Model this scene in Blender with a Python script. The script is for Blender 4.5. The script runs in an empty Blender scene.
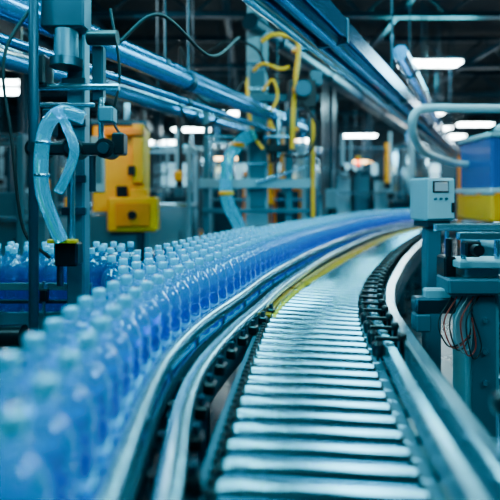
import bpy, math, random
from mathutils import Vector, Matrix
random.seed(7)
scene = bpy.context.scene

# ------------------------------------------------------------ materials
def mat(name, col, metal=0.0, rough=0.5, noise=0.0, nscale=8.0, bump=0.0, emit=None, estr=0.0, trans=0.0, ior=1.33, stretch=None, coat=0.0):
    m = bpy.data.materials.new(name); m.use_nodes = True
    nt = m.node_tree; b = nt.nodes['Principled BSDF']
    b.inputs['Base Color'].default_value = (*col, 1)
    b.inputs['Metallic'].default_value = metal
    b.inputs['Roughness'].default_value = rough
    b.inputs['IOR'].default_value = ior
    b.inputs['Transmission Weight'].default_value = trans
    b.inputs['Coat Weight'].default_value = coat
    if emit:
        b.inputs['Emission Color'].default_value = (*emit, 1)
        b.inputs['Emission Strength'].default_value = estr
    if noise > 0 or bump > 0:
        tc = nt.nodes.new('ShaderNodeTexCoord')
        mp = nt.nodes.new('ShaderNodeMapping')
        if stretch: mp.inputs['Scale'].default_value = stretch
        n = nt.nodes.new('ShaderNodeTexNoise'); n.inputs['Scale'].default_value = nscale
        n.inputs['Detail'].default_value = 3
        nt.links.new(tc.outputs['Object'], mp.inputs[0]); nt.links.new(mp.outputs[0], n.inputs['Vector'])
        if noise > 0:
            rn = noise*(0.3 if metal>0.5 else 1)
            mr = nt.nodes.new('ShaderNodeMapRange')
            mr.inputs['To Min'].default_value = max(0.03, rough-rn); mr.inputs['To Max'].default_value = rough+rn
            nt.links.new(n.outputs['Fac'], mr.inputs['Value']); nt.links.new(mr.outputs[0], b.inputs['Roughness'])
            cr = nt.nodes.new('ShaderNodeMix'); cr.data_type = 'RGBA'
            cr.inputs['A'].default_value = (*[c*(1-rn) for c in col], 1)
            cr.inputs['B'].default_value = (*[min(1, c*(1+rn)) for c in col], 1)
            nt.links.new(n.outputs['Fac'], cr.inputs['Factor']); nt.links.new(cr.outputs['Result'], b.inputs['Base Color'])
        if bump > 0:
            bp = nt.nodes.new('ShaderNodeBump'); bp.inputs['Strength'].default_value = bump
            nt.links.new(n.outputs['Fac'], bp.inputs['Height']); nt.links.new(bp.outputs[0], b.inputs['Normal'])
    return m

STEEL = mat('brushed_steel', (0.28,0.52,0.64), 0.92, 0.22, 0.10, 14)
RAIL  = mat('satin_rail_steel', (0.33,0.56,0.66), 0.88, 0.22, 0.06, 10)
ROLL  = mat('roller_steel', (0.24,0.50,0.62), 1.0, 0.20, 0.04, 3)
DSTEEL= mat('dark_steel', (0.025,0.07,0.10), 0.9, 0.38, 0.10, 9)
GREY  = mat('grey_paint', (0.035,0.11,0.155), 0.1, 0.38, 0.12, 5)
LGREY = mat('light_grey_paint', (0.17,0.34,0.42), 0.0, 0.36, 0.08, 5)
TEAL  = mat('teal_paint', (0.005,0.035,0.058), 0.3, 0.4, 0.15, 5)
BLUEP = mat('blue_grey_duct', (0.03,0.22,0.42), 0.75, 0.25, 0.06, 5)
BLACK = mat('black_plastic', (0.004,0.006,0.009), 0, 0.32, 0.1, 12)
RUB   = mat('black_rubber', (0.008,0.010,0.013), 0, 0.7)
YEL   = mat('yellow_paint', (1.0,0.36,0.0), 0, 0.4, 0.1, 6)
YREFL  = mat('yellow_reflection_paint', (0.70,0.30,0.005), 0.4, 0.3, 0.1, 6)  # yellow reflection on the conveyor edge, put in as solid colour
ORG   = mat('orange_paint', (0.90,0.22,0.0), 0, 0.4, 0.1, 6)
BLU   = mat('blue_panel_glow', (0.0,0.06,0.25), 0.1, 0.2, 0.1, 6, emit=(0.0,0.15,0.45), estr=0.10)  # panel paint also emits a faint blue glow
WHT   = mat('white_plastic', (0.36,0.52,0.60), 0, 0.35, 0.05, 6)
SCR   = mat('display_glass', (0.03,0.06,0.08), 0, 0.1, emit=(0.3,0.7,0.9), estr=0.45)
RED   = mat('red_lamp', (0.8,0.03,0.01), 0, 0.3, emit=(1,0.08,0.02), estr=12)
WIRE  = mat('red_wire', (0.35,0.03,0.02), 0, 0.4)
WWIRE = mat('white_wire', (0.2,0.26,0.28), 0, 0.4)
LAMP  = mat('lamp_diffuser', (0.9,0.95,1), 0, 0.4, emit=(0.8,0.97,1.0), estr=60)
LAMPB = mat('added_overhead_diffuser', (0.9,0.95,1), 0, 0.4, emit=(0.30,0.88,1.0), estr=15)  # for unseen overhead fixtures added to light the conveyors
TUBE  = mat('added_glint_tube', (0.9,0.95,1), 0, 0.4, emit=(0.25,0.9,1.0), estr=120)  # for unseen tubes added to put glints on the bottles
STRIP = mat('added_cyan_glow_strip', (0.1,0.6,0.8), 0, 0.4, emit=(0.0,0.75,0.95), estr=4.5)  # added emitter that makes the bottles glow from the sides
LAMPW = mat('warm_lamp_diffuser', (1,0.8,0.5), 0, 0.4, emit=(1,0.62,0.25), estr=18)
HOSE  = mat('clear_blue_hose_glow', (0.0,0.62,0.95), 0, 0.04, trans=0.90, ior=1.35, emit=(0.0,0.55,0.8), estr=0.18)  # cyan glow of the hose is painted in by emission
BELT  = mat('added_glow_belt', (0.0,0.06,0.12), 0, 0.35, emit=(0.0,0.38,0.72), estr=0.6)  # made-up glowing belt, added to light the bottles from below
DBELT = mat('dark_belt_glow', (0.01,0.03,0.06), 0, 0.35, emit=(0.0,0.2,0.4), estr=0.2)  # dark colour with a weak blue glow painted in by emission
WIN   = mat('window_glass', (0.5,0.7,0.8), 0, 0.2, emit=(0.2,0.65,0.85), estr=1.4)

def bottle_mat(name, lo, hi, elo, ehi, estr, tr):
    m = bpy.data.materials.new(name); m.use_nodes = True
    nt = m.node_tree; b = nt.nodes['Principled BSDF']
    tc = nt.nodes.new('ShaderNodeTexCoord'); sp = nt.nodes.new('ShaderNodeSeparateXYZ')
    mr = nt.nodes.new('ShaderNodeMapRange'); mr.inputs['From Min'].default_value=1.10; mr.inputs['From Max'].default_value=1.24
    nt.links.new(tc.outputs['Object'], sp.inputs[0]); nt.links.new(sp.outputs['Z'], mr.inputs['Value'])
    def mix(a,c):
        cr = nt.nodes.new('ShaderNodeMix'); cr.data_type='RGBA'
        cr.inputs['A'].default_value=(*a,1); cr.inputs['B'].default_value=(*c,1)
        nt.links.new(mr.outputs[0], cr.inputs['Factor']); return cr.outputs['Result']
    nt.links.new(mix(lo,hi), b.inputs['Base Color']); nt.links.new(mix(elo,ehi), b.inputs['Emission Color'])  # cyan glow painted into colour and emission, brighter towards the shoulder
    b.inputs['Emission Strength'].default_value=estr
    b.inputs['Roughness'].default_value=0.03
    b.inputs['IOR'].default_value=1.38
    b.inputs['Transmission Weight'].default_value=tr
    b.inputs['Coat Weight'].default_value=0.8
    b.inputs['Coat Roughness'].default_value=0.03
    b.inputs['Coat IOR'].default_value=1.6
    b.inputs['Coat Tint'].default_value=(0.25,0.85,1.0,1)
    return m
BOT  = bottle_mat('blue_pet_water_glow', (0.0,0.26,0.72), (0.0,0.74,0.95), (0.0,0.11,0.36), (0.0,0.66,0.86), 0.16, 0.88)  # water colour plus emission that imitates light inside the bottle
BOTD = bottle_mat('deep_blue_pet_water_glow', (0.0,0.16,0.55), (0.0,0.45,0.70), (0.0,0.05,0.2), (0.0,0.2,0.34), 0.14, 0.85)  # darker bottles, same painted shoulder glow
CAP  = mat('cyan_cap_glow', (0.0,0.42,0.66), 0, 0.12, ior=1.5, coat=1.0, emit=(0.0,0.55,0.8), estr=0.20)  # emission paints a cyan glow onto the caps

# ------------------------------------------------------------ builder
class B:
    def __init__(s): s.v=[]; s.f=[]; s.mi=[]; s.sm=[]; s.mats=[]
    def _m(s,m):
        if m not in s.mats: s.mats.append(m)
        return s.mats.index(m)
    def add(s, vs, fs, m, smooth=False):
        o=len(s.v); s.v += [tuple(p) for p in vs]; i=s._m(m)
        for f in fs:
            s.f.append(tuple(o+k for k in f)); s.mi.append(i); s.sm.append(smooth)
    def box(s, c, d, m, yaw=0.0, pitch=0.0, bev=None):
        hx,hy,hz=[k/2 for k in d]
        if bev is None: bev=min(0.012, min(hx,hy,hz)*0.3)
        R = Matrix.Rotation(yaw,3,'Z') @ Matrix.Rotation(pitch,3,'X'); c=Vector(c)
        vs=[]; idx={}
        for sx in(-1,1):
            for sy in(-1,1):
                for sz in(-1,1):
                    for ax in range(3):
                        p=[sx*hx,sy*hy,sz*hz]
                        for a in range(3):
                            if a!=ax: p[a]-= (sx,sy,sz)[a]*bev
                        idx[(sx,sy,sz,ax)]=len(vs); vs.append(c+R@Vector(p))
        fs=[]
        for ax in range(3):
            a,b_=[k for k in range(3) if k!=ax]
            for sg in(-1,1):
                q=[]
                for u,w in((-1,-1),(1,-1),(1,1),(-1,1)):
                    t=[0,0,0]; t[ax]=sg; t[a]=u; t[b_]=w; q.append(idx[(*t,ax)])
                fs.append(q)
        for ax in range(3):
            a,b_=[k for k in range(3) if k!=ax]
            for u in(-1,1):
                for w in(-1,1):
                    def g(e,which):
                        t=[0,0,0]; t[ax]=e; t[a]=u; t[b_]=w; return idx[(*t,which)]
                    fs.append([g(-1,a),g(1,a),g(1,b_),g(-1,b_)])
        for sx in(-1,1):
            for sy in(-1,1):
                for sz in(-1,1):
                    fs.append([idx[(sx,sy,sz,k)] for k in range(3)])
        s.add(vs,fs,m)
    def tube(s, pts, r, m, n=12, caps=True):
        pts=[Vector(p) for p in pts]; N=len(pts)
        rs = r if isinstance(r,(list,tuple)) else [r]*N
        vs=[];fs=[]
        t0=(pts[1]-pts[0]).normalized()
        up=Vector((0,0,1)) if abs(t0.z)<0.9 else Vector((0,1,0))
        nrm=t0.cross(up).normalized()
        for i,p in enumerate(pts):
            t=(pts[min(i+1,N-1)]-pts[max(i-1,0)])
            if t.length<1e-9: t=t0
            t.normalize()
            nrm=(nrm-t*nrm.dot(t)).normalized(); bi=t.cross(nrm)
            for k in range(n):
                a=2*math.pi*k/n
                vs.append(p+(nrm*math.cos(a)+bi*math.sin(a))*rs[i])
        for i in range(N-1):
            for k in range(n):
                k2=(k+1)%n
                fs.append((i*n+k,i*n+k2,(i+1)*n+k2,(i+1)*n+k))
        s.add(vs,fs,m,True)
        if caps:
            s.add([vs[k] for k in range(n)],[tuple(range(n))[::-1]],m)
            s.add([vs[(N-1)*n+k] for k in range(n)],[tuple(range(n))],m)
    def cyl(s,a,b,r,m,n=16): s.tube([a,b],r,m,n)
    def lathe(s, c, prof, m, n=16, smooth=True):
        vs=[];fs=[]
        for r,z in prof:
            for k in range(n):
                a=2*math.pi*k/n; vs.append((c[0]+r*math.cos(a),c[1]+r*math.sin(a),c[2]+z))
        for i in range(len(prof)-1):
            for k in range(n):
                k2=(k+1)%n; fs.append((i*n+k,i*n+k2,(i+1)*n+k2,(i+1)*n+k))
        fs.append(tuple(range(n))[::-1]); o=(len(prof)-1)*n; fs.append(tuple(o+k for k in range(n)))
        s.add(vs,fs,m,smooth)
    def sweep(s, path, prof, m, smooth=False):
        n=len(prof); vs=[];fs=[]
        for p,nn in path:
            for u,z in prof: vs.append((p.x+nn.x*u,p.y+nn.y*u,z))
        for i in range(len(path)-1):
            for k in range(n):
                k2=(k+1)%n; fs.append((i*n+k,i*n+k2,(i+1)*n+k2,(i+1)*n+k))
        fs.append(tuple(range(n))); o=(len(path)-1)*n; fs.append(tuple(o+k for k in range(n))[::-1])
        s.add(vs,fs,m,smooth)
    def make(s,name):
        me=bpy.data.meshes.new(name); me.from_pydata(s.v,[],s.f); me.update()
        for m in s.mats: me.materials.append(m)
        me.polygons.foreach_set('material_index',s.mi); me.polygons.foreach_set('use_smooth',s.sm)
        import bmesh
        bm=bmesh.new(); bm.from_mesh(me); bmesh.ops.recalc_face_normals(bm,faces=bm.faces); bm.to_mesh(me); bm.free()
        o=bpy.data.objects.new(name,me); scene.collection.objects.link(o); return o

def catmull(pts, sub=24):
    P=[Vector(p) for p in pts]; P=[P[0]*2-P[1]]+P+[P[-1]*2-P[-2]]; out=[]
    for i in range(1,len(P)-2):
        for k in range(sub):
            t=k/sub; a,b,c,d=P[i-1:i+3]
            out.append(0.5*((2*b)+(c-a)*t+(2*a-5*b+4*c-d)*t*t+(3*b-a-3*c+d)*t**3))
    out.append(P[-2]); return out
def resample(pts, step):
    L=[0]
    for i in range(1,len(pts)): L.append(L[-1]+(pts[i]-pts[i-1]).length)
    n=int(L[-1]/step); out=[]; j=0
    for k in range(n+1):
        s_=k*step
        while j<len(L)-2 and L[j+1]<s_: j+=1
        t=(s_-L[j])/max(1e-9,L[j+1]-L[j]); p=pts[j].lerp(pts[j+1],min(1,max(0,t)))
        out.append(p)
    res=[]
    for i,p in enumerate(out):
        t=(out[min(i+1,n)]-out[max(i-1,0)]).normalized()
        res.append((p,Vector((t.y,-t.x))))
    return res
def smooth3(pts,sub=10): return catmull(pts,sub)

# ------------------------------------------------------------ conveyor paths (metres, plan view)
C_pts=[(0.08,0.2),(0.15,0.8),(0.185,1.2),(0.257,1.85),(0.405,2.88),(0.55,3.45),(0.84,4.24),(1.62,6.0),(3.1,8.9),(4.6,10.9),(6.6,12.6)]
R1_pts=[(-0.27,0.2),(-0.31,0.8),(-0.335,1.15),(-0.36,1.6),(-0.345,1.95),(-0.26,2.42),(-0.07,3.05),(0.23,4.05),(1.0,6.0),(2.42,8.9),(3.9,11.1),(5.9,12.9)]
R2_pts=[(-0.17,0.2),(-0.185,0.8),(-0.205,1.15),(-0.235,1.6),(-0.205,2.0),(-0.09,2.5),(0.07,3.02),(0.36,3.95),(1.13,5.9),(2.6,8.9),(4.1,11.0),(6.1,12.75)]
Cc=catmull(C_pts); R1c=catmull(R1_pts); R2c=catmull(R2_pts)
CP=resample(Cc,0.05); P1=resample(R1c,0.05); P2=resample(R2c,0.05)

# ---- roller conveyor
b=B()
for p,n in resample(Cc,0.104):
    a=p-n*0.275; c=p+n*0.285
    b.cyl((a.x,a.y,0.86),(c.x,c.y,0.86),0.043,ROLL,24)
    for q,sg in((a,-1),(c,1)):
        e=q+n*sg*0.012; b.cyl((q.x,q.y,0.86),(e.x,e.y,0.86),0.032,BLACK,12)
        e2=q+n*sg*0.05; b.cyl((e.x,e.y,0.86),(e2.x,e2.y,0.86),0.012,STEEL,8)
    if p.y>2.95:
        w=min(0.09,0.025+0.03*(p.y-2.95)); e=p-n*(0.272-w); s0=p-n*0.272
        b.cyl((s0.x,s0.y,0.86),(e.x,e.y,0.86),0.0450,YREFL,24)  # band of yellow stands for a reflection on the roller end
for o,sg in((-0.325,-1),(0.325,1)):
    b.sweep(CP,[(o-0.02,0.66),(o+0.02,0.66),(o+0.02,0.87),(o-0.02,0.87)],GREY)
b.sweep(CP,[(-0.30,0.70),(0.30,0.70),(0.30,0.71),(-0.30,0.71)],BLACK)
b.sweep(CP,[(0.345,0.90),(0.385,0.90),(0.39,0.905),(0.39,0.985),(0.385,0.99),(0.35,0.99),(0.345,0.985)],RAIL)
b.sweep(CP,[(0.39,0.885),(0.47,0.885),(0.47,0.90),(0.39,0.90)],DSTEEL)
b.sweep(CP,[(0.46,0.88),(0.53,0.86),(0.54,0.87),(0.54,0.95),(0.53,0.96),(0.475,0.975),(0.46,0.97)],RAIL)
b.sweep(CP,[(0.50,0.70),(0.52,0.70),(0.52,0.865),(0.50,0.865)],GREY)
for i,(p,n) in enumerate(resample(Cc,0.22)):
    q=p+n*0.43; b.cyl((q.x,q.y,0.90),(q.x,q.y,0.915),0.014,STEEL,6)
    q1=p+n*0.33; q2=p+n*0.51; b.cyl((q1.x,q1.y,0.78),(q2.x,q2.y,0.78),0.018,DSTEEL,8)
for i,(p,n) in enumerate(resample(Cc,1.1)):
    for o in(-0.325,0.325):
        q=p+n*o; b.box((q.x,q.y,0.335),(0.06,0.06,0.66),GREY,math.atan2(n.y,n.x)); b.box((q.x,q.y,0.012),(0.13,0.13,0.024),DSTEEL,math.atan2(n.y,n.x))
    q=p-n*0.3;w=p+n*0.3; b.cyl((q.x,q.y,0.25),(w.x,w.y,0.25),0.02,GREY,8)
b.sweep([(p,n) for p,n in CP if p.y<2.9],[(-0.315,0.87),(-0.296,0.87),(-0.296,0.885),(-0.315,0.885)],DSTEEL)
for p,n in resample(Cc,0.05):
    if p.y<2.9:
        q=p-n*0.304; b.box((q.x,q.y,0.885),(0.026,0.024,0.022),BLACK,math.atan2(n.y,n.x))
b.sweep([(p,n) for p,n in CP if 2.9<p.y],[(-0.325,0.89),(-0.285,0.89),(-0.285,0.905),(-0.325,0.905)],YREFL)  # painted yellow reflection carried on along the edge
b.make('roller_conveyor')

# ---- black guide rollers along right
b=B()
for i,(p,n) in enumerate(resample(Cc,0.185)):
    if 2.15<p.y<9.5:
        q=p+n*0.315; w=p+n*0.43; yaw=math.atan2(n.y,n.x)
        b.lathe((q.x,q.y,0.90),[(0.008,0),(0.008,0.02),(0.027,0.022),(0.03,0.03),(0.03,0.075),(0.024,0.085),(0.012,0.09),(0.012,0.105),(0.006,0.11)],BLACK,12)
        b.box(((q.x+w.x)/2,(q.y+w.y)/2,1.005),(0.14,0.022,0.018),BLACK,yaw)
        b.lathe((w.x,w.y,0.90),[(0.012,0),(0.012,0.10),(0.022,0.1),(0.022,0.13),(0.012,0.135)],BLACK,10)
b.make('guide_roller_set')

# ---- guide rails left (between conveyors)
b=B()
b.sweep(P1,[(-0.022,0.975),(-0.014,0.965),(0.016,0.965),(0.026,0.975),(0.030,1.03),(0.022,1.045),(-0.014,1.045),(-0.022,1.035)],RAIL,True)
b.sweep(P1,[(-0.026,0.985),(-0.0225,0.985),(-0.0225,1.025),(-0.026,1.025)],STRIP)  # added emitter behind the rail, lights the lower bottle sides
b.sweep(P1,[(0.02,0.88),(0.032,0.88),(0.032,0.93),(0.02,0.93)],RAIL)
for i,(p,n) in enumerate(resample(R1c,0.42)):
    q=p+n*0.02; b.cyl((q.x,q.y,0.80),(q.x,q.y,0.98),0.011,STEEL,8)
b.make('bottle_guide_rail')
b=B()
b.sweep(P2,[(-0.032,0.93),(-0.024,0.92),(0.022,0.92),(0.030,0.93),(0.032,0.965),(0.024,0.975),(-0.024,0.975),(-0.034,0.965)],RAIL,True)
b.sweep(P2,[(-0.02,0.72),(0.0,0.72),(0.0,0.90),(-0.02,0.90)],GREY)
for i,(p,n) in enumerate(resample(R2c,0.21)):
    if p.y>3.2: continue
    yaw=math.atan2(n.y,n.x)
    b.box((p.x+n.x*0.055,p.y+n.y*0.055,0.90),(0.05,0.06,0.05),BLACK,yaw)
    b.cyl((p.x+n.x*0.055,p.y+n.y*0.055,0.92),(p.x+n.x*0.055,p.y+n.y*0.055,0.955),0.014,DSTEEL,8)
    b.cyl((p.x,p.y,0.88),(p.x,p.y,0.93),0.012,STEEL,8)
    b.box((p.x-n.x*0.05,p.y-n.y*0.05,0.885),(0.05,0.03,0.02),DSTEEL,yaw)
    b.cyl((p.x-n.x*0.055,p.y-n.y*0.055,0.87),(p.x-n.x*0.055,p.y-n.y*0.055,0.93),0.016,BLACK,10)
b.make('side_guide_rail')

# ---- bottle conveyor
b=B()
b.sweep(P1,[(-0.75,0.85),(-0.03,0.85),(-0.03,0.885),(-0.75,0.885)],BELT)  # glow under the bottles is added
b.sweep(P1,[(-0.80,0.68),(-0.75,0.68),(-0.75,0.91),(-0.80,0.91)],GREY)
b.sweep(P1,[(-0.03,0.70),(0.0,0.70),(0.0,0.89),(-0.03,0.89)],DSTEEL)
near=[(p,n) for p,n in P1 if p.y<2.2]
b.sweep(near,[(-0.385,1.07),(-0.365,1.07),(-0.365,1.12),(-0.385,1.12)],DSTEEL)
b.sweep(near,[(-0.3645,1.075),(-0.361,1.075),(-0.361,1.115),(-0.3645,1.115)],STRIP)  # added backlight behind the near bottles
b.sweep(near,[(-0.395,0.96),(-0.365,0.96),(-0.365,0.99),(-0.395,0.99)],BLACK)
b.sweep(near,[(-0.75,0.885),(-0.38,0.885),(-0.38,0.90),(-0.75,0.90)],DSTEEL)
for p,n in resample(R1c,0.4):
    if p.y<2.2:
        q=p-n*0.40; b.cyl((q.x,q.y,0.88),(q.x,q.y,1.15),0.012,STEEL,8); b.box((q.x,q.y,1.09),(0.03,0.05,0.06),BLACK)
far=[(p,n) for p,n in P1 if p.y>3.9]
b.sweep(far,[(-0.80,1.02),(-0.785,1.02),(-0.785,1.10),(-0.80,1.10)],DSTEEL)
b.sweep(far,[(-0.7845,1.03),(-0.781,1.03),(-0.781,1.09),(-0.7845,1.09)],STRIP)  # added backlight behind the far bottles
for p,n in resample(R1c,0.6):
    if p.y>4:
        q=p-n*0.81; b.cyl((q.x,q.y,0.68),(q.x,q.y,1.1),0.012,STEEL,8)
for i,(p,n) in enumerate(resample(R1c,1.2)):
    for o in(-0.775,-0.05):
        q=p+n*o; b.box((q.x,q.y,0.34),(0.06,0.06,0.68),GREY,math.atan2(n.y,n.x)); b.box((q.x,q.y,0.012),(0.12,0.12,0.024),DSTEEL)
b.make('bottle_conveyor')

# ---- bottles
prof=[(0.050,0.0),(0.060,0.008),(0.063,0.03),(0.063,0.06),(0.055,0.07),(0.063,0.08),(0.063,0.10),(0.055,0.11),(0.062,0.12),
      (0.062,0.20),(0.055,0.21),(0.063,0.22),(0.063,0.245),(0.055,0.255),(0.063,0.268),(0.062,0.290),(0.056,0.318),(0.045,0.340),(0.031,0.356),(0.021,0.366),(0.020,0.386),(0.030,0.388),(0.030,0.396),(0.020,0.399)]
capp=[(0.0245,0.403),(0.026,0.407),(0.026,0.435),(0.023,0.441),(0.012,0.443)]
def bottle(bb,x,y,z,mb,seg=20):
    bb.lathe((x,y,z),prof,mb,seg)
    bb.lathe((x,y,z),capp,CAP,14)
b=B(); bd=B()
for row in range(5):
    off=-0.10-0.140*row
    base=[p+n*off for p,n in P1]
    for i,(p,n) in enumerate(resample(base,0.146)):
        if row==0 and p.y<0.66: continue
        if row==1 and p.y<1.05: continue
        if row>=2 and p.y<2.3+0.2*(row-2): continue
        if row==4 and p.y>5.5: continue
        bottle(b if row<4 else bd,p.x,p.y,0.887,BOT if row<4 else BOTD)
b.make('water_bottle_row')
for r in range(4):
    for k in range(26):
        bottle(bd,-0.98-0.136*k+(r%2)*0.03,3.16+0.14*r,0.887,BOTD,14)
bd.make('stocked_water_bottles')
b=B()
b.box((-2.8,3.38,0.86),(3.85,0.66,0.05),DBELT)
b.box((-2.8,3.04,0.82),(3.85,0.03,0.18),GREY)
b.box((-2.8,3.72,0.82),(3.85,0.035,0.18),GREY)
b.box((-2.8,3.0,1.09),(3.5,0.025,0.05),RAIL)
b.box((-2.8,3.0,0.99),(3.5,0.02,0.025),DSTEEL)
for k in range(9):
    x=-1.36-0.35*k; b.cyl((x,2.975,0.78),(x,2.975,1.13),0.012,STEEL,8); b.box((x,2.975,1.04),(0.05,0.05,0.08),BLACK)
for x in(-1.4,-2.6,-4.2):
    for y in(3.04,3.72): b.box((x,y,0.37),(0.07,0.07,0.74),GREY)
    b.box((x,3.38,0.3),(0.05,0.7,0.05),GREY)
b.box((-1.9,2.88,0.78),(0.5,0.16,0.22),DSTEEL); b.cyl((-1.6,2.88,0.8),(-1.45,2.88,0.8),0.07,BLACK,16)
b.make('cross_conveyor')

# ------------------------------------------------------------ foreground-left filling head
b=B()
b.cyl((-1.25,2.6,0),(-1.25,2.6,4.2),0.027,TEAL,14)
b.box((-1.25,2.6,0.02),(0.2,0.2,0.04),DSTEEL)
b.box((-1.09,2.86,2.2),(0.11,0.11,4.2),GREY)
b.box((-1.09,2.86,0.06),(0.24,0.2,0.12),DSTEEL)
for z in(1.6,1.8,2.15,2.4): b.box((-1.09,2.79,z),(0.15,0.03,0.05),DSTEEL)
b.box((-1.11,2.72,2.82),(0.26,0.14,0.26),DSTEEL); b.cyl((-1.11,2.72,2.69),(-1.11,2.72,2.52),0.07,GREY,20); b.cyl((-1.11,2.72,2.52),(-1.11,2.72,2.47),0.095,DSTEEL,20)
b.cyl((-0.98,2.72,2.65),(-0.80,2.72,2.65),0.045,BLACK,16); b.box((-1.26,2.74,2.45),(0.08,0.14,0.18),BLACK)
b.cyl((-1.3,2.75,2.36),(-0.80,2.75,2.36),0.022,STEEL,12); b.cyl((-1.28,2.75,2.25),(-0.95,2.75,2.25),0.015,STEEL,12)
b.box((-0.94,2.8,2.45),(0.07,0.07,0.35),TEAL); b.cyl((-0.92,2.78,2.3),(-0.92,2.78,2.0),0.018,STEEL,10)
b.box((-1.2,2.7,2.13),(0.06,0.1,0.16),DSTEEL); b.box((-0.86,2.72,2.18),(0.09,0.10,0.10),GREY)
b.box((-1.06,2.66,1.97),(0.50,0.08,0.07),BLACK)
for x in(-1.24,-1.03,-0.84):
    b.cyl((x,2.59,1.97),(x,2.73,1.97),0.058,BLACK,20); b.cyl((x,2.57,1.97),(x,2.59,1.97),0.033,DSTEEL,16)
b.box((-0.77,2.66,2.0),(0.07,0.10,0.13),BLACK)
b.cyl((-1.05,2.66,1.93),(-1.05,2.66,1.30),0.016,STEEL,10); b.cyl((-0.93,2.66,1.93),(-0.93,2.66,1.72),0.02,DSTEEL,10)
b.box((-1.08,2.68,1.35),(0.14,0.10,0.14),BLACK); b.box((-1.09,2.62,1.43),(0.17,0.04,0.022),YEL)
b.cyl((-1.13,2.68,1.28),(-1.13,2.68,1.16),0.02,DSTEEL,10)
b.make('filling_head')
b=B()
def hose(bb,pts,r,m):
    P=smooth3(pts,14); bb.tube(P,r,m,18)
hose(b,[(-0.95,2.58,2.14),(-1.06,2.54,2.17),(-1.14,2.52,2.08),(-1.16,2.50,1.9),(-1.16,2.52,1.72),(-1.12,2.56,1.55),(-1.09,2.60,1.44)],0.038,HOSE)
hose(b,[(-1.10,2.60,2.17),(-1.02,2.53,2.06),(-0.98,2.51,1.94),(-1.03,2.52,1.80),(-1.08,2.54,1.72)],0.026,HOSE)
for c in((-1.16,2.51,1.80),(-1.15,2.51,1.98)):
    b.lathe((c[0],c[1],c[2]),[(0.039,0),(0.045,0.004),(0.045,0.016),(0.039,0.02)],STEEL,18)
b.make('clear_fluid_hose')
b=B()
for pts,m,r in([[(-1.3,2.75,2.9),(-1.42,2.6,2.5),(-1.4,2.65,2.0),(-1.36,2.7,1.5),(-1.2,2.7,1.32)],RUB,0.010],
              [[(-0.85,2.85,2.65),(-0.6,3.0,2.9),(-0.3,3.4,2.75),(-0.1,4.0,3.1)],RUB,0.012],
              [[(-0.9,2.9,2.9),(-0.84,2.9,2.5),(-0.88,2.9,2.2),(-0.78,2.75,2.05)],RUB,0.009]):
    b.tube(smooth3(pts,12),r,m,8)
b.make('machine_cable_bundle')

# ------------------------------------------------------------ yellow machine
def cabinet(bb,c,d,m,m2=DSTEEL,yaw=0,handle=True):
    bb.box(c,d,m,yaw)
    R=Matrix.Rotation(yaw,3,'Z')
    f=Vector(c)+R@Vector((0,-d[1]/2-0.006,0)); bb.box(f,(d[0]*0.84,0.015,d[2]*0.84),m2,yaw)
    if handle:
        h=Vector(c)+R@Vector((d[0]*0.34,-d[1]/2-0.03,0)); bb.box(h,(0.02,0.03,d[2]*0.2),BLACK,yaw)
b=B()
b.box((-1.95,6.9,2.08),(0.74,0.7,1.26),YEL,0.12)
b.box((-2.20,6.51,2.15),(0.20,0.03,0.80),LGREY,0.12); b.box((-2.20,6.49,2.15),(0.12,0.02,0.55),GREY,0.12)
b.box((-1.62,6.53,2.3),(0.16,0.10,0.85),YEL); b.box((-1.80,6.48,2.60),(0.56,0.10,0.09),ORG)
b.box((-1.84,6.47,1.75),(0.16,0.04,0.16),BLACK); b.box((-1.70,6.46,2.05),(0.10,0.06,0.14),BLACK)
b.box((-1.70,6.62,1.42),(0.70,0.42,0.50),YEL,0.1,bev=0.03); b.box((-1.66,6.38,1.42),(0.48,0.03,0.32),ORG,0.1); b.box((-1.62,6.6,1.72),(0.26,0.2,0.12),YEL)
b.cyl((-1.66,6.36,1.42),(-1.66,6.32,1.42),0.06,BLACK,16)
b.box((-1.98,6.9,0.7),(0.7,0.75,1.4),GREY); b.cyl((-1.62,6.6,0),(-1.62,6.6,1.22),0.08,DSTEEL,14)
b.box((-1.95,6.9,2.75),(0.8,0.76,0.08),DSTEEL,0.12)
b.cyl((-1.9,6.9,2.7),(-1.9,6.9,3.1),0.05,STEEL,14)
b.make('yellow_capping_machine')

# ------------------------------------------------------------ centre gantry station (around 7 m)
b=B()
for x,w in((-0.70,0.09),(0.62,0.11),(0.98,0.09)):
    b.box((x,7.2,1.65),(w,w,3.3),GREY); b.box((x,7.2,0.02),(0.22,0.22,0.04),DSTEEL)
b.box((0.12,7.12,1.88),(1.85,0.10,0.15),LGREY); b.box((0.12,7.12,1.45),(1.75,0.06,0.07),GREY)
b.box((0.12,7.2,3.25),(1.95,0.12,0.12),GREY)
b.box((0.12,7.35,3.0),(0.34,0.22,3.6),LGREY); b.box((0.12,7.22,2.6),(0.24,0.04,2.2),GREY)
b.box((0.12,7.35,1.16),(0.5,0.4,0.1),DSTEEL); b.box((0.12,7.35,0.6),(0.3,0.3,1.1),GREY)
for z in(2.2,2.6,3.0,3.4,3.8): b.box((0.12,7.19,z),(0.36,0.03,0.05),STEEL)
b.box((0.80,7.0,3.25),(0.42,0.30,0.42),BLACK); b.cyl((0.80,6.85,3.3),(0.80,6.74,3.3),0.12,DSTEEL,18)
b.box((1.02,7.0,3.5),(0.18,0.22,0.22),GREY); b.box((0.66,6.95,2.86),(0.16,0.18,0.35),DSTEEL)
b.cyl((0.45,7.0,3.0),(0.45,7.0,2.3),0.045,STEEL,14); b.cyl((0.36,7.0,2.7),(0.36,7.0,2.2),0.06,BLACK,14)
b.box((0.42,7.0,2.42),(0.34,0.2,0.12),BLACK)
b.cyl((-0.15,7.0,2.55),(-0.15,7.0,2.2),0.05,DSTEEL,14); b.box((0.0,7.0,2.62),(0.42,0.16,0.12),BLACK)
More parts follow.
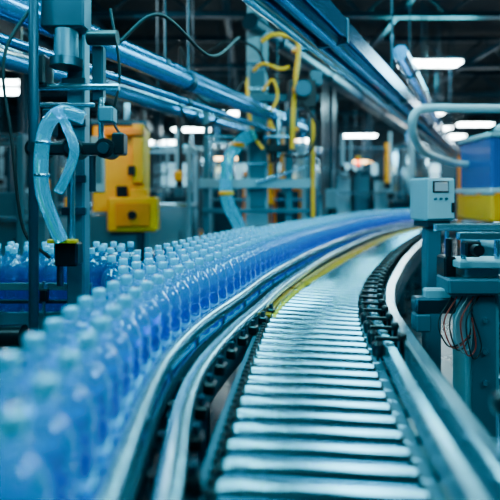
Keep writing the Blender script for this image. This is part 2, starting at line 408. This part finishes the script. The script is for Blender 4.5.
b.cyl((0.1,7.0,1.9),(0.9,7.0,2.15),0.025,STEEL,10); b.cyl((0.98,7.0,2.9),(0.98,7.0,1.35),0.03,YEL,10)
b.cyl((-0.68,6.95,2.6),(0.6,6.95,2.6),0.025,STEEL,10)
b.make('gantry_station')
b=B()
b.tube(smooth3([(0.18,6.9,4.05),(0.35,6.88,4.15),(0.66,6.88,4.1),(0.74,6.88,3.95),(0.7,6.88,3.5),(0.66,6.86,3.0),(0.64,6.86,2.4)],10),0.036,YEL,12)
b.tube(smooth3([(0.05,6.9,3.6),(0.2,6.85,3.7),(0.45,6.85,3.62),(0.6,6.85,3.65)],8),0.026,YEL,10)
b.tube(smooth3([(-0.05,6.9,3.5),(-0.02,6.85,3.0),(0.06,6.85,2.6),(0.2,6.85,2.4)],8),0.026,YEL,10)
b.tube(smooth3([(0.2,6.9,3.3),(0.34,6.85,3.45),(0.42,6.85,3.2),(0.3,6.85,2.9),(0.36,6.85,2.7)],8),0.022,YEL,10)
for z in(3.9,3.3,2.7): b.box((0.69,6.88,z),(0.10,0.10,0.06),ORG)
b.make('yellow_air_pipe')
b=B()
hose(b,[(0.05,6.85,2.62),(-0.12,6.78,2.52),(-0.30,6.7,2.28),(-0.36,6.7,1.95),(-0.33,6.7,1.6),(-0.18,6.72,1.28),(-0.12,6.75,1.12)],0.095,HOSE)
for c in((-0.19,6.74,2.44),(-0.355,6.7,1.72)):
    b.lathe((c[0],c[1],c[2]-0.03),[(0.098,0),(0.112,0.01),(0.112,0.06),(0.098,0.07)],YEL,18)
b.make('cyan_transfer_hose')
b=B()
for pts in([(-0.9,5.9,3.6),(-0.75,6.2,3.1),(-0.4,6.6,3.0),(-0.05,6.9,3.5)],[(-0.9,5.8,3.6),(-0.95,6.2,2.9),(-0.7,6.6,2.7),(-0.2,6.9,3.1)],
           [(0.3,6.9,3.5),(0.1,6.8,3.9),(-0.3,6.7,4.0),(-0.7,6.5,3.7)],[(0.8,6.8,3.1),(1.0,6.7,2.7),(0.85,6.7,2.3),(0.5,6.8,2.3)]):
    b.tube(smooth3(pts,12),0.022,RUB,8)
b.make('hanging_cable_bundle')

# ------------------------------------------------------------ overhead ducts and pipes
b=B()
d=Vector((0.5,0.9,0)).normalized(); nn=Vector((d.y,-d.x,0))
def lin(o,t,z): 
    p=Vector((0.10,2.77,0))+d*t+nn*o; return (p.x,p.y,z)
b.cyl(lin(0.09,-3,2.97),lin(0.09,13,2.97),0.085,BLUEP,28)
b.cyl(lin(-0.08,-3,2.93),lin(-0.08,13,2.93),0.06,STEEL,20)
yaw=math.atan2(d.y,d.x)
c=lin(0.02,5,3.07); b.box(c,(16,0.34,0.03),BLUEP,yaw)
c=lin(-0.16,5,3.02); b.box(c,(16,0.025,0.12),BLUEP,yaw)
c=lin(0.20,5,3.00); b.box(c,(16,0.025,0.15),BLUEP,yaw)
for k in range(5):
    t=1+2.6*k
    c=lin(0.02,t,2.99); b.box(c,(0.04,0.40,0.20),DSTEEL,yaw)
    b.cyl(lin(0.02,t,3.08),lin(0.02,t,6.45),0.015,TEAL,8)
b.make('overhead_duct')
b=B()
def pipe(x0,y0,z,L,r,m,slope=0.47,hang=True):
    dd=Vector((slope,1,0)).normalized(); p=Vector((x0,y0,z)); q=p+dd*L
    b.cyl(p,q,r,m,20)
    k=1.0
    while k<L:
        c=p+dd*k; b.cyl(c-dd*0.03,c+dd*0.03,r*1.22,DSTEEL,20)
        if hang: b.cyl(c,(c.x,c.y,6.4),0.012,TEAL,6)
        k+=2.6
pipe(-2.2,1.6,2.92,7.5,0.085,BLUEP); pipe(-2.45,1.6,3.12,8,0.05,BLUEP); pipe(-2.2,1.6,2.70,6,0.035,BLUEP,hang=False)
pipe(-3.6,2.0,3.05,14,0.09,BLUEP); pipe(-4.2,2.0,3.35,16,0.06,STEEL)
pipe(2.0,6,3.6,14,0.10,BLUEP,0.5); pipe(0.0,7,4.4,14,0.14,TEAL,0.55)
b.make('overhead_pipework')

# ------------------------------------------------------------ right control box & stand
b=B()
R=Matrix.Rotation(0.25,3,'Z')
def loc(x,y,z): v=R@Vector((x,y,0)); return (1.475+v.x,3.65+v.y,z)
b.box(loc(0,0,1.665),(0.27,0.22,0.34),LGREY,0.25,bev=0.015)
b.box(loc(0,-0.114,1.665),(0.235,0.012,0.30),WHT,0.25)
b.box(loc(-0.01,-0.123,1.765),(0.14,0.012,0.09),BLACK,0.25); b.box(loc(-0.01,-0.131,1.765),(0.118,0.008,0.068),SCR,0.25)
for k in range(3): b.cyl(loc(-0.06+0.05*k,-0.12,1.67),loc(-0.06+0.05*k,-0.135,1.67),0.010,GREY,12)
b.box(loc(0.10,-0.125,1.60),(0.02,0.02,0.08),BLACK,0.25)
b.box((1.475,3.65,1.47),(0.22,0.18,0.05),DSTEEL,0.25)
b.box((1.475,3.66,0.72),(0.12,0.12,1.44),GREY); b.box((1.475,3.66,0.02),(0.3,0.3,0.04),DSTEEL)
b.make('control_panel_box')
b=B()
b.box((1.50,3.0,0.62),(0.22,0.20,1.24),LGREY); b.box((1.50,2.89,0.60),(0.15,0.02,0.9),GREY); b.box((1.5,3.0,0.02),(0.36,0.34,0.04),DSTEEL)
b.box((1.62,2.95,1.26),(0.62,0.26,0.045),LGREY); b.box((1.66,2.95,1.43),(0.60,0.05,0.05),STEEL); b.box((1.66,3.2,1.47),(0.7,0.05,0.05),RAIL)
b.box((1.50,2.93,1.12),(0.50,0.20,0.10),GREY); b.box((1.3,2.92,1.06),(0.34,0.07,0.07),LGREY)
b.box((1.19,2.92,0.99),(0.26,0.10,0.10),DSTEEL); b.box((1.11,2.92,0.88),(0.10,0.10,0.12),GREY)
for x in(1.40,1.62,1.86): b.cyl((x,2.95,1.28),(x,2.95,1.45),0.018,STEEL,10); b.cyl((x,3.2,1.28),(x,3.2,1.49),0.015,STEEL,10)
b.box((1.40,2.85,1.36),(0.10,0.08,0.10),BLACK); b.cyl((1.40,2.80,1.36),(1.40,2.75,1.36),0.035,BLACK,16)
b.box((1.85,3.05,0.65),(0.10,0.10,1.22),GREY); b.box((1.7,3.05,0.45),(0.3,0.06,0.06),STEEL)
for z in(0.9,0.7,0.5): b.cyl((1.50,2.88,z),(1.50,2.865,z),0.018,STEEL,8)
b.box((1.30,2.98,1.20),(0.08,0.14,0.2),BLACK); b.cyl((1.28,2.9,1.30),(1.28,2.9,1.42),0.02,BLACK,12)
b.make('conveyor_drive_stand')
b=B()
for k in range(6):
    x=1.19+0.035*k
    b.tube(smooth3([(x+0.1,2.88,1.05),(x,2.84,0.9),(x+0.03,2.82,0.78-0.02*k),(x+0.10,2.85,0.74),(1.41,2.86,0.80+0.03*k)],10),0.005,[RUB,WIRE,RUB,WWIRE,WIRE,RUB][k],6)
b.make('drive_cable_bundle')
b=B()
b.cyl((0.735,1.30,0.80),(0.735,1.30,1.06),0.014,STEEL,10)
b.lathe((0.735,1.30,1.06),[(0.015,0),(0.03,0.01),(0.036,0.03),(0.036,0.05),(0.028,0.065),(0.01,0.07)],BLACK,16)
b.box((0.70,1.30,0.82),(0.14,0.04,0.03),DSTEEL)
b.make('adjustment_knob')

# blue machine on the right
b=B(); X=0.32
b.box((3.55+X,6.4,2.13),(1.35,0.9,0.70),BLU,bev=0.03); b.box((3.3+X,5.94,2.15),(0.55,0.02,0.46),SCR); b.box((3.3+X,5.93,2.15),(0.62,0.015,0.04),STEEL); b.box((3.3+X,5.93,2.15),(0.04,0.015,0.5),STEEL)
b.box((3.55+X,6.4,2.50),(1.40,0.95,0.06),LGREY); b.lathe((3.35+X,6.2,2.52),[(0.28,0),(0.28,0.1),(0.2,0.17),(0.08,0.2)],LGREY,24)
b.box((3.55+X,6.35,1.52),(1.45,1.0,0.36),YEL,bev=0.03); b.box((3.55+X,6.35,1.76),(1.5,1.05,0.06),WHT); b.box((3.35+X,5.84,1.5),(0.5,0.02,0.18),ORG); b.box((3.02+X,5.82,1.5),(0.12,0.03,0.14),BLACK)
b.box((3.55+X,6.4,0.65),(1.3,0.9,1.3),GREY); b.box((3.3+X,5.94,0.8),(0.5,0.02,0.8),LGREY)
for x in(2.98,4.12): b.box((x+X,5.98,2.15),(0.05,0.05,0.75),STEEL)
b.make('blue_filling_machine')
b=B()
b.tube(smooth3([(3.18,6.6,2.15),(2.9,6.5,2.17),(2.3,5.9,2.25),(1.92,5.25,2.36),(1.83,5.08,2.50),(1.86,5.05,2.62),(1.98,5.05,2.67),(2.4,5.05,2.67),(3.2,5.05,2.66),(3.4,5.05,2.60),(3.45,5.05,2.4)],12),0.048,WHT,16)
b.cyl((3.45,5.05,1.1),(3.45,5.05,2.42),0.05,LGREY,14); b.cyl((3.45,5.05,0),(3.45,5.05,1.1),0.06,GREY,14)
b.make('white_return_pipe')
b=B()
for x in(2.6,3.6,4.6): b.box((x,4.5,0.6),(0.07,0.07,1.2),STEEL)
b.box((3.5,4.5,1.22),(2.4,0.5,0.05),LGREY); b.box((3.5,4.5,0.4),(2.2,0.06,0.06),STEEL); b.box((3.5,4.26,1.42),(2.4,0.04,0.05),RAIL)
b.box((3.5,4.5,0.75),(2.2,0.4,0.03),LGREY)
for x in(2.4,3.0,3.6,4.2): b.cyl((x,4.26,1.22),(x,4.26,1.45),0.014,STEEL,8)
b.box((3.0,4.55,1.34),(0.4,0.3,0.2),YEL)
b.make('steel_work_table')

# ------------------------------------------------------------ background machinery
def machine(name,x,y,w,dp,h,mats,seed):
    rnd=random.Random(seed); b=B()
    for sx in(-1,1):
        for sy in(-1,1): b.box((x+sx*w/2,y+sy*dp/2,h/2),(0.09,0.09,h),mats[0])
    for z in(0.5,h*0.55,h): 
        b.box((x,y-dp/2,z),(w,0.07,0.07),STEEL); b.box((x,y+dp/2,z),(w,0.07,0.07),mats[0])
        b.box((x-w/2,y,z),(0.06,dp,0.06),mats[0]); b.box((x+w/2,y,z),(0.06,dp,0.06),mats[0])
    n=rnd.randint(3,5)
    for k in range(n):
        cw=w/n; hh=rnd.uniform(0.5,0.95)*h*0.8; m=mats[rnd.randrange(len(mats))]
        cabinet(b,(x-w/2+cw*(k+0.5),y,0.15+hh/2),(cw*0.85,dp*0.7,hh),m,mats[rnd.randrange(len(mats))])
    for k in range(5):
        xx=x+rnd.uniform(-w/2,w/2); z0=h*rnd.uniform(0.5,0.8)
        b.cyl((xx,y-dp/2-0.05,z0),(xx,y-dp/2-0.05,h+rnd.uniform(0,0.8)),rnd.uniform(0.03,0.08),rnd.choice([STEEL,LGREY,BLACK,YEL]),12)
        b.box((xx,y-dp/2-0.08,z0),(0.18,0.14,0.2),rnd.choice([BLACK,GREY,YEL]))
    b.tube(smooth3([(x-w*0.4,y-dp/2,h),(x-w*0.2,y-dp/2-0.2,h*0.7),(x+w*0.1,y-dp/2-0.2,h*0.9),(x+w*0.3,y-dp/2,h)],8),0.03,RUB,8)
    return b.make(name)
machine('tank_filling_frame',-4.2,6.6,2.2,1.0,2.5,[GREY,LGREY,TEAL],1)
machine('labelling_machine',-2.7,9.8,2.9,1.2,2.7,[LGREY,GREY,LGREY],2)
machine('packing_machine',0.15,11.0,2.2,1.2,2.9,[LGREY,GREY,TEAL,ORG],3)
machine('rinsing_machine',-6.8,9.5,2.8,1.2,3.0,[TEAL,GREY,LGREY],4)
machine('palletizing_machine',3.6,15.0,3.2,1.4,3.2,[TEAL,GREY,LGREY],5)
machine('sorting_machine',8.3,14.0,3.0,1.2,3.0,[ORG,LGREY,TEAL],6)
machine('inspection_machine',7.2,9.3,2.2,1.1,2.6,[LGREY,TEAL,GREY],7)
machine('wrapping_machine',-2.6,17.0,4.0,1.4,3.4,[TEAL,GREY,YEL],8)
machine('crate_washing_machine',11.2,19.0,3.5,1.4,3.4,[LGREY,GREY,ORG],9)
machine('sterilizing_machine',-8.6,16.0,3.5,1.4,3.4,[LGREY,GREY,TEAL],10)
for i,(x,y,r,h) in enumerate([(-1.0,13.6,0.55,3.2),(1.6,13.6,0.5,3.0),(6.2,17.6,0.8,3.8),(-5.2,13.0,0.7,3.3)]):
    b=B(); b.lathe((x,y,0.55),[(0.12,-0.15),(r*0.7,0),(r,0.2),(r,h-0.9),(r*0.8,h-0.7),(r*0.3,h-0.58),(0.1,h-0.55)],STEEL,28)
    for k in range(4):
        a=math.pi/4+k*math.pi/2; b.cyl((x+r*0.8*math.cos(a),y+r*0.8*math.sin(a),0),(x+r*0.8*math.cos(a),y+r*0.8*math.sin(a),0.85),0.05,GREY,10)
    for z in(1.0,h-0.4): b.lathe((x,y,z),[(r+0.001,0),(r+0.02,0.01),(r+0.02,0.06),(r+0.001,0.07)],DSTEEL,28)
    b.cyl((x,y,h),(x,y,h+1.0),0.07,BLUEP,12)
    b.make('storage_tank' if i==0 else 'storage_tank.%03d'%i)
b=B(); b.cyl((2.62,10.9,0),(2.62,10.9,2.35),0.03,GREY,10)
for z,m in((2.36,DSTEEL),(2.41,RED),(2.53,YEL)): b.lathe((2.62,10.9,z),[(0.06,0),(0.06,0.1),(0.05,0.115)],m,16)
b.make('signal_beacon')
for i,(x,y) in enumerate([(-5.5,11.2),(2.1,11.9),(9.4,11.6),(-3.9,19),(5.2,20),(12.5,22)]):
    b=B(); b.box((x,y,3.2),(0.10,0.36,6.4),TEAL); b.box((x-0.15,y,3.2),(0.03,0.40,6.4),TEAL); b.box((x+0.15,y,3.2),(0.03,0.40,6.4),TEAL); b.box((x,y,0.03),(0.6,0.6,0.06),DSTEEL); b.box((x,y-0.25,1.6),(0.3,0.12,0.5),LGREY)
    b.make('steel_column' if i==0 else 'steel_column.%03d'%i)

# ------------------------------------------------------------ ceiling structure and lamps
for i,y in enumerate([3.5,6.5,9.5,13.3,17,21,25]):
    b=B(); 
    b.box((1.5,y,6.3),(27,0.16,0.14),TEAL); b.box((1.5,y,5.5),(27,0.14,0.12),TEAL)
    x=-12; k=0
    while x<14.5:
        z0,z1=(5.5,6.3) if k%2==0 else (6.3,5.5)
        b.cyl((x,y,z0),(x+0.9,y,z1),0.035,TEAL,6); x+=0.9; k+=1
    b.make('roof_truss' if i==0 else 'roof_truss.%03d'%i)
b=B()
for x in(-7,-3.5,-0.5,3.2,6.5,10.5): b.box((x,14,5.62),(0.12,25,0.14),TEAL)
b.box((-4.6,14,4.9),(0.4,22,0.12),DSTEEL)
b.make('roof_purlin_set')
li=0
def lamp(x,y,z,L=1.9,m=LAMP,w=0.22,along='x'):
    global li
    b=B(); s=(L,w,0.06) if along=='x' else (w,L,0.06)
    hs=(L+0.08,w+0.08,0.07) if along=='x' else (w+0.08,L+0.08,0.07)
    b.box((x,y,z+0.06),hs,DSTEEL); b.box((x,y,z),s,m)
    for k in(-0.4,0.4):
        px,py=(x+k*L,y) if along=='x' else (x,y+k*L)
        b.cyl((px,py,z+0.08),(px,py,6.45),0.01,DSTEEL,6)
    b.make('ceiling_lamp' if li==0 else 'ceiling_lamp.%03d'%li); li+=1
lamp(5.0,12.5,5.35,1.6,w=0.45); lamp(7.4,19.3,5.2,1.6,w=0.8); lamp(9.7,23.8,5.2,1.6,w=0.8); lamp(11.9,27,5.2,1.6,w=1.0); lamp(-8,14.8,5.1,1.1,w=0.5)
lamp(-2.6,20.0,4.6,1.6,w=.4); lamp(-1.0,14.9,4.4,1.2,w=.3); lamp(4.6,19,4.2,1.4,w=.3); lamp(-6.4,12,4.7,1.2); lamp(-5.0,24,4.5,2,w=.5); lamp(2.2,24,4.6,2,w=.5)
lamp(8.3,16.6,4.3,1.2,w=.3); lamp(10.6,17.6,4.0,1.4,w=.4); lamp(9.9,16.0,5.25,1.3,w=.4)
for x,y,z in((-3.2,12.4,3.2),(1.0,12.5,3.2),(7.6,12.4,3.2),(-5.6,10.6,2.9),(4.4,17.6,3.0),(-0.6,12.3,2.7),(-3.9,12.4,2.4)): lamp(x,y,z,0.7,LAMPW,0.12)
lamp(1.0,3.2,4.8,3.0,LAMPB,0.5,'y'); lamp(2.2,5.0,5.4,3.0,LAMPB,0.5,'y'); lamp(-1.4,2.2,4.4,3.0,LAMPB,0.4,'y')  # unseen near fixtures, added to light rollers and bottles
lamp(-0.62,1.35,2.85,1.7,TUBE,0.045,'y'); lamp(-0.15,2.9,3.9,2.4,TUBE,0.06,'y'); lamp(1.1,5.6,4.7,2.0,TUBE,0.06,'y')  # unseen bright tubes, added for glints on bottle shoulders

# ------------------------------------------------------------ room shell
def shell(name,c,s,m):
    b=B(); b.box(c,s,m,bev=0.001); b.make(name)
FLOOR=mat('floor_epoxy',(0.025,0.055,0.07),0,0.28,0.15,1.5)
WALL=mat('wall_cladding',(0.015,0.045,0.065),0,0.6,0.15,1.2,bump=0.1,stretch=(3,3,0.1))
CEIL=mat('ceiling_sheet',(0.009,0.018,0.024),0,0.7,0.15,1.2)
shell('floor',(1.5,13,-0.05),(28,32,0.1),FLOOR)
shell('ceiling',(1.5,13,6.55),(28,32,0.1),CEIL)
shell('wall_back',(1.5,29,3.25),(28,0.1,6.5),WALL)
shell('wall_left',(-12.5,13,3.25),(0.1,32,6.5),WALL)
shell('wall_right',(15.5,13,3.25),(0.1,32,6.5),WALL)
shell('wall_front',(1.5,-3,3.25),(28,0.1,6.5),WALL)
wi=1
for x in(-9,-5,-1,3,7,11):
    b=B(); b.box((x,28.92,3.0),(2.4,0.05,1.5),WIN)
    for k in(-1.2,-0.4,0.4,1.2): b.box((x+k,28.86,3.0),(0.08,0.08,1.6),TEAL)
    for z in(2.25,3.0,3.75): b.box((x,28.86,z),(2.5,0.08,0.08),TEAL)
    b.make('window_%d'%wi); wi+=1

# ------------------------------------------------------------ lights
def area(name,loc,size,energy,col,target=None,sy=None):
    l=bpy.data.lights.new(name,'AREA'); l.energy=energy; l.color=col; l.shape='RECTANGLE'; l.size=size; l.size_y=sy or size
    o=bpy.data.objects.new(name,l); o.location=loc; scene.collection.objects.link(o)
    if target: o.rotation_euler=(Vector(target)-Vector(loc)).to_track_quat('-Z','Y').to_euler()
    return o
area('added_light_over_rollers',(1.2,4.5,4.5),0.5,125,(0.25,0.84,1),(0.6,3,0.9),3.5)  # added area light, gives the rollers something bright to reflect
area('added_light_over_bottles',(-0.9,2.4,3.7),0.25,80,(0.03,0.78,1),(-0.3,2.6,1),1.5)  # added cyan area light for the bottle tops, no fixture here
area('added_far_backlight',(4.6,11.5,4.9),2.0,330,(0.10,0.80,1),(3,8,1),1)  # added cyan backlight for the far end of the line
area('lamp_hall',(-3.0,8.5,5.2),2,300,(0.6,0.9,1),(-2,9,1),2)
area('lamp_hall_right',(6.5,11,5.2),2,300,(0.45,0.88,1),(5,11,1),2)
area('lamp_hall_far',(1,18,5.2),5,650,(0.45,0.88,1),(1,18,0),2)
area('lamp_service',(2.8,1.0,4.0),0.6,90,(0.25,0.84,1),(1.5,3.2,1))
area('lamp_service_left',(-3.0,1.0,3.8),0.6,55,(0.25,0.84,1),(-1.4,4.5,2))
area('added_warm_capping_light',(-2.3,5.0,3.9),0.4,45,(1.0,0.72,0.40),(-1.85,6.6,2.0))  # added warm light to strengthen the yellow, no lamp here
area('lamp_blue_machine',(3.6,4.2,4.4),0.4,30,(1.0,0.80,0.55),(3.8,6.0,1.6))

w=bpy.data.worlds.new('world'); w.use_nodes=True; scene.world=w
w.node_tree.nodes['Background'].inputs[0].default_value=(0.02,0.18,0.32,1)
w.node_tree.nodes['Background'].inputs[1].default_value=0.15

# ------------------------------------------------------------ camera
cam=bpy.data.cameras.new('camera'); co=bpy.data.objects.new('camera',cam); scene.collection.objects.link(co)
co.location=(0,0,1.7); co.rotation_euler=(math.radians(90),0,0)
cam.lens=32.4; cam.sensor_width=36; cam.shift_y=-55/500
cam.clip_start=0.05; cam.clip_end=200
cam.dof.use_dof=True; cam.dof.focus_distance=2.9; cam.dof.aperture_fstop=0.75
scene.camera=co
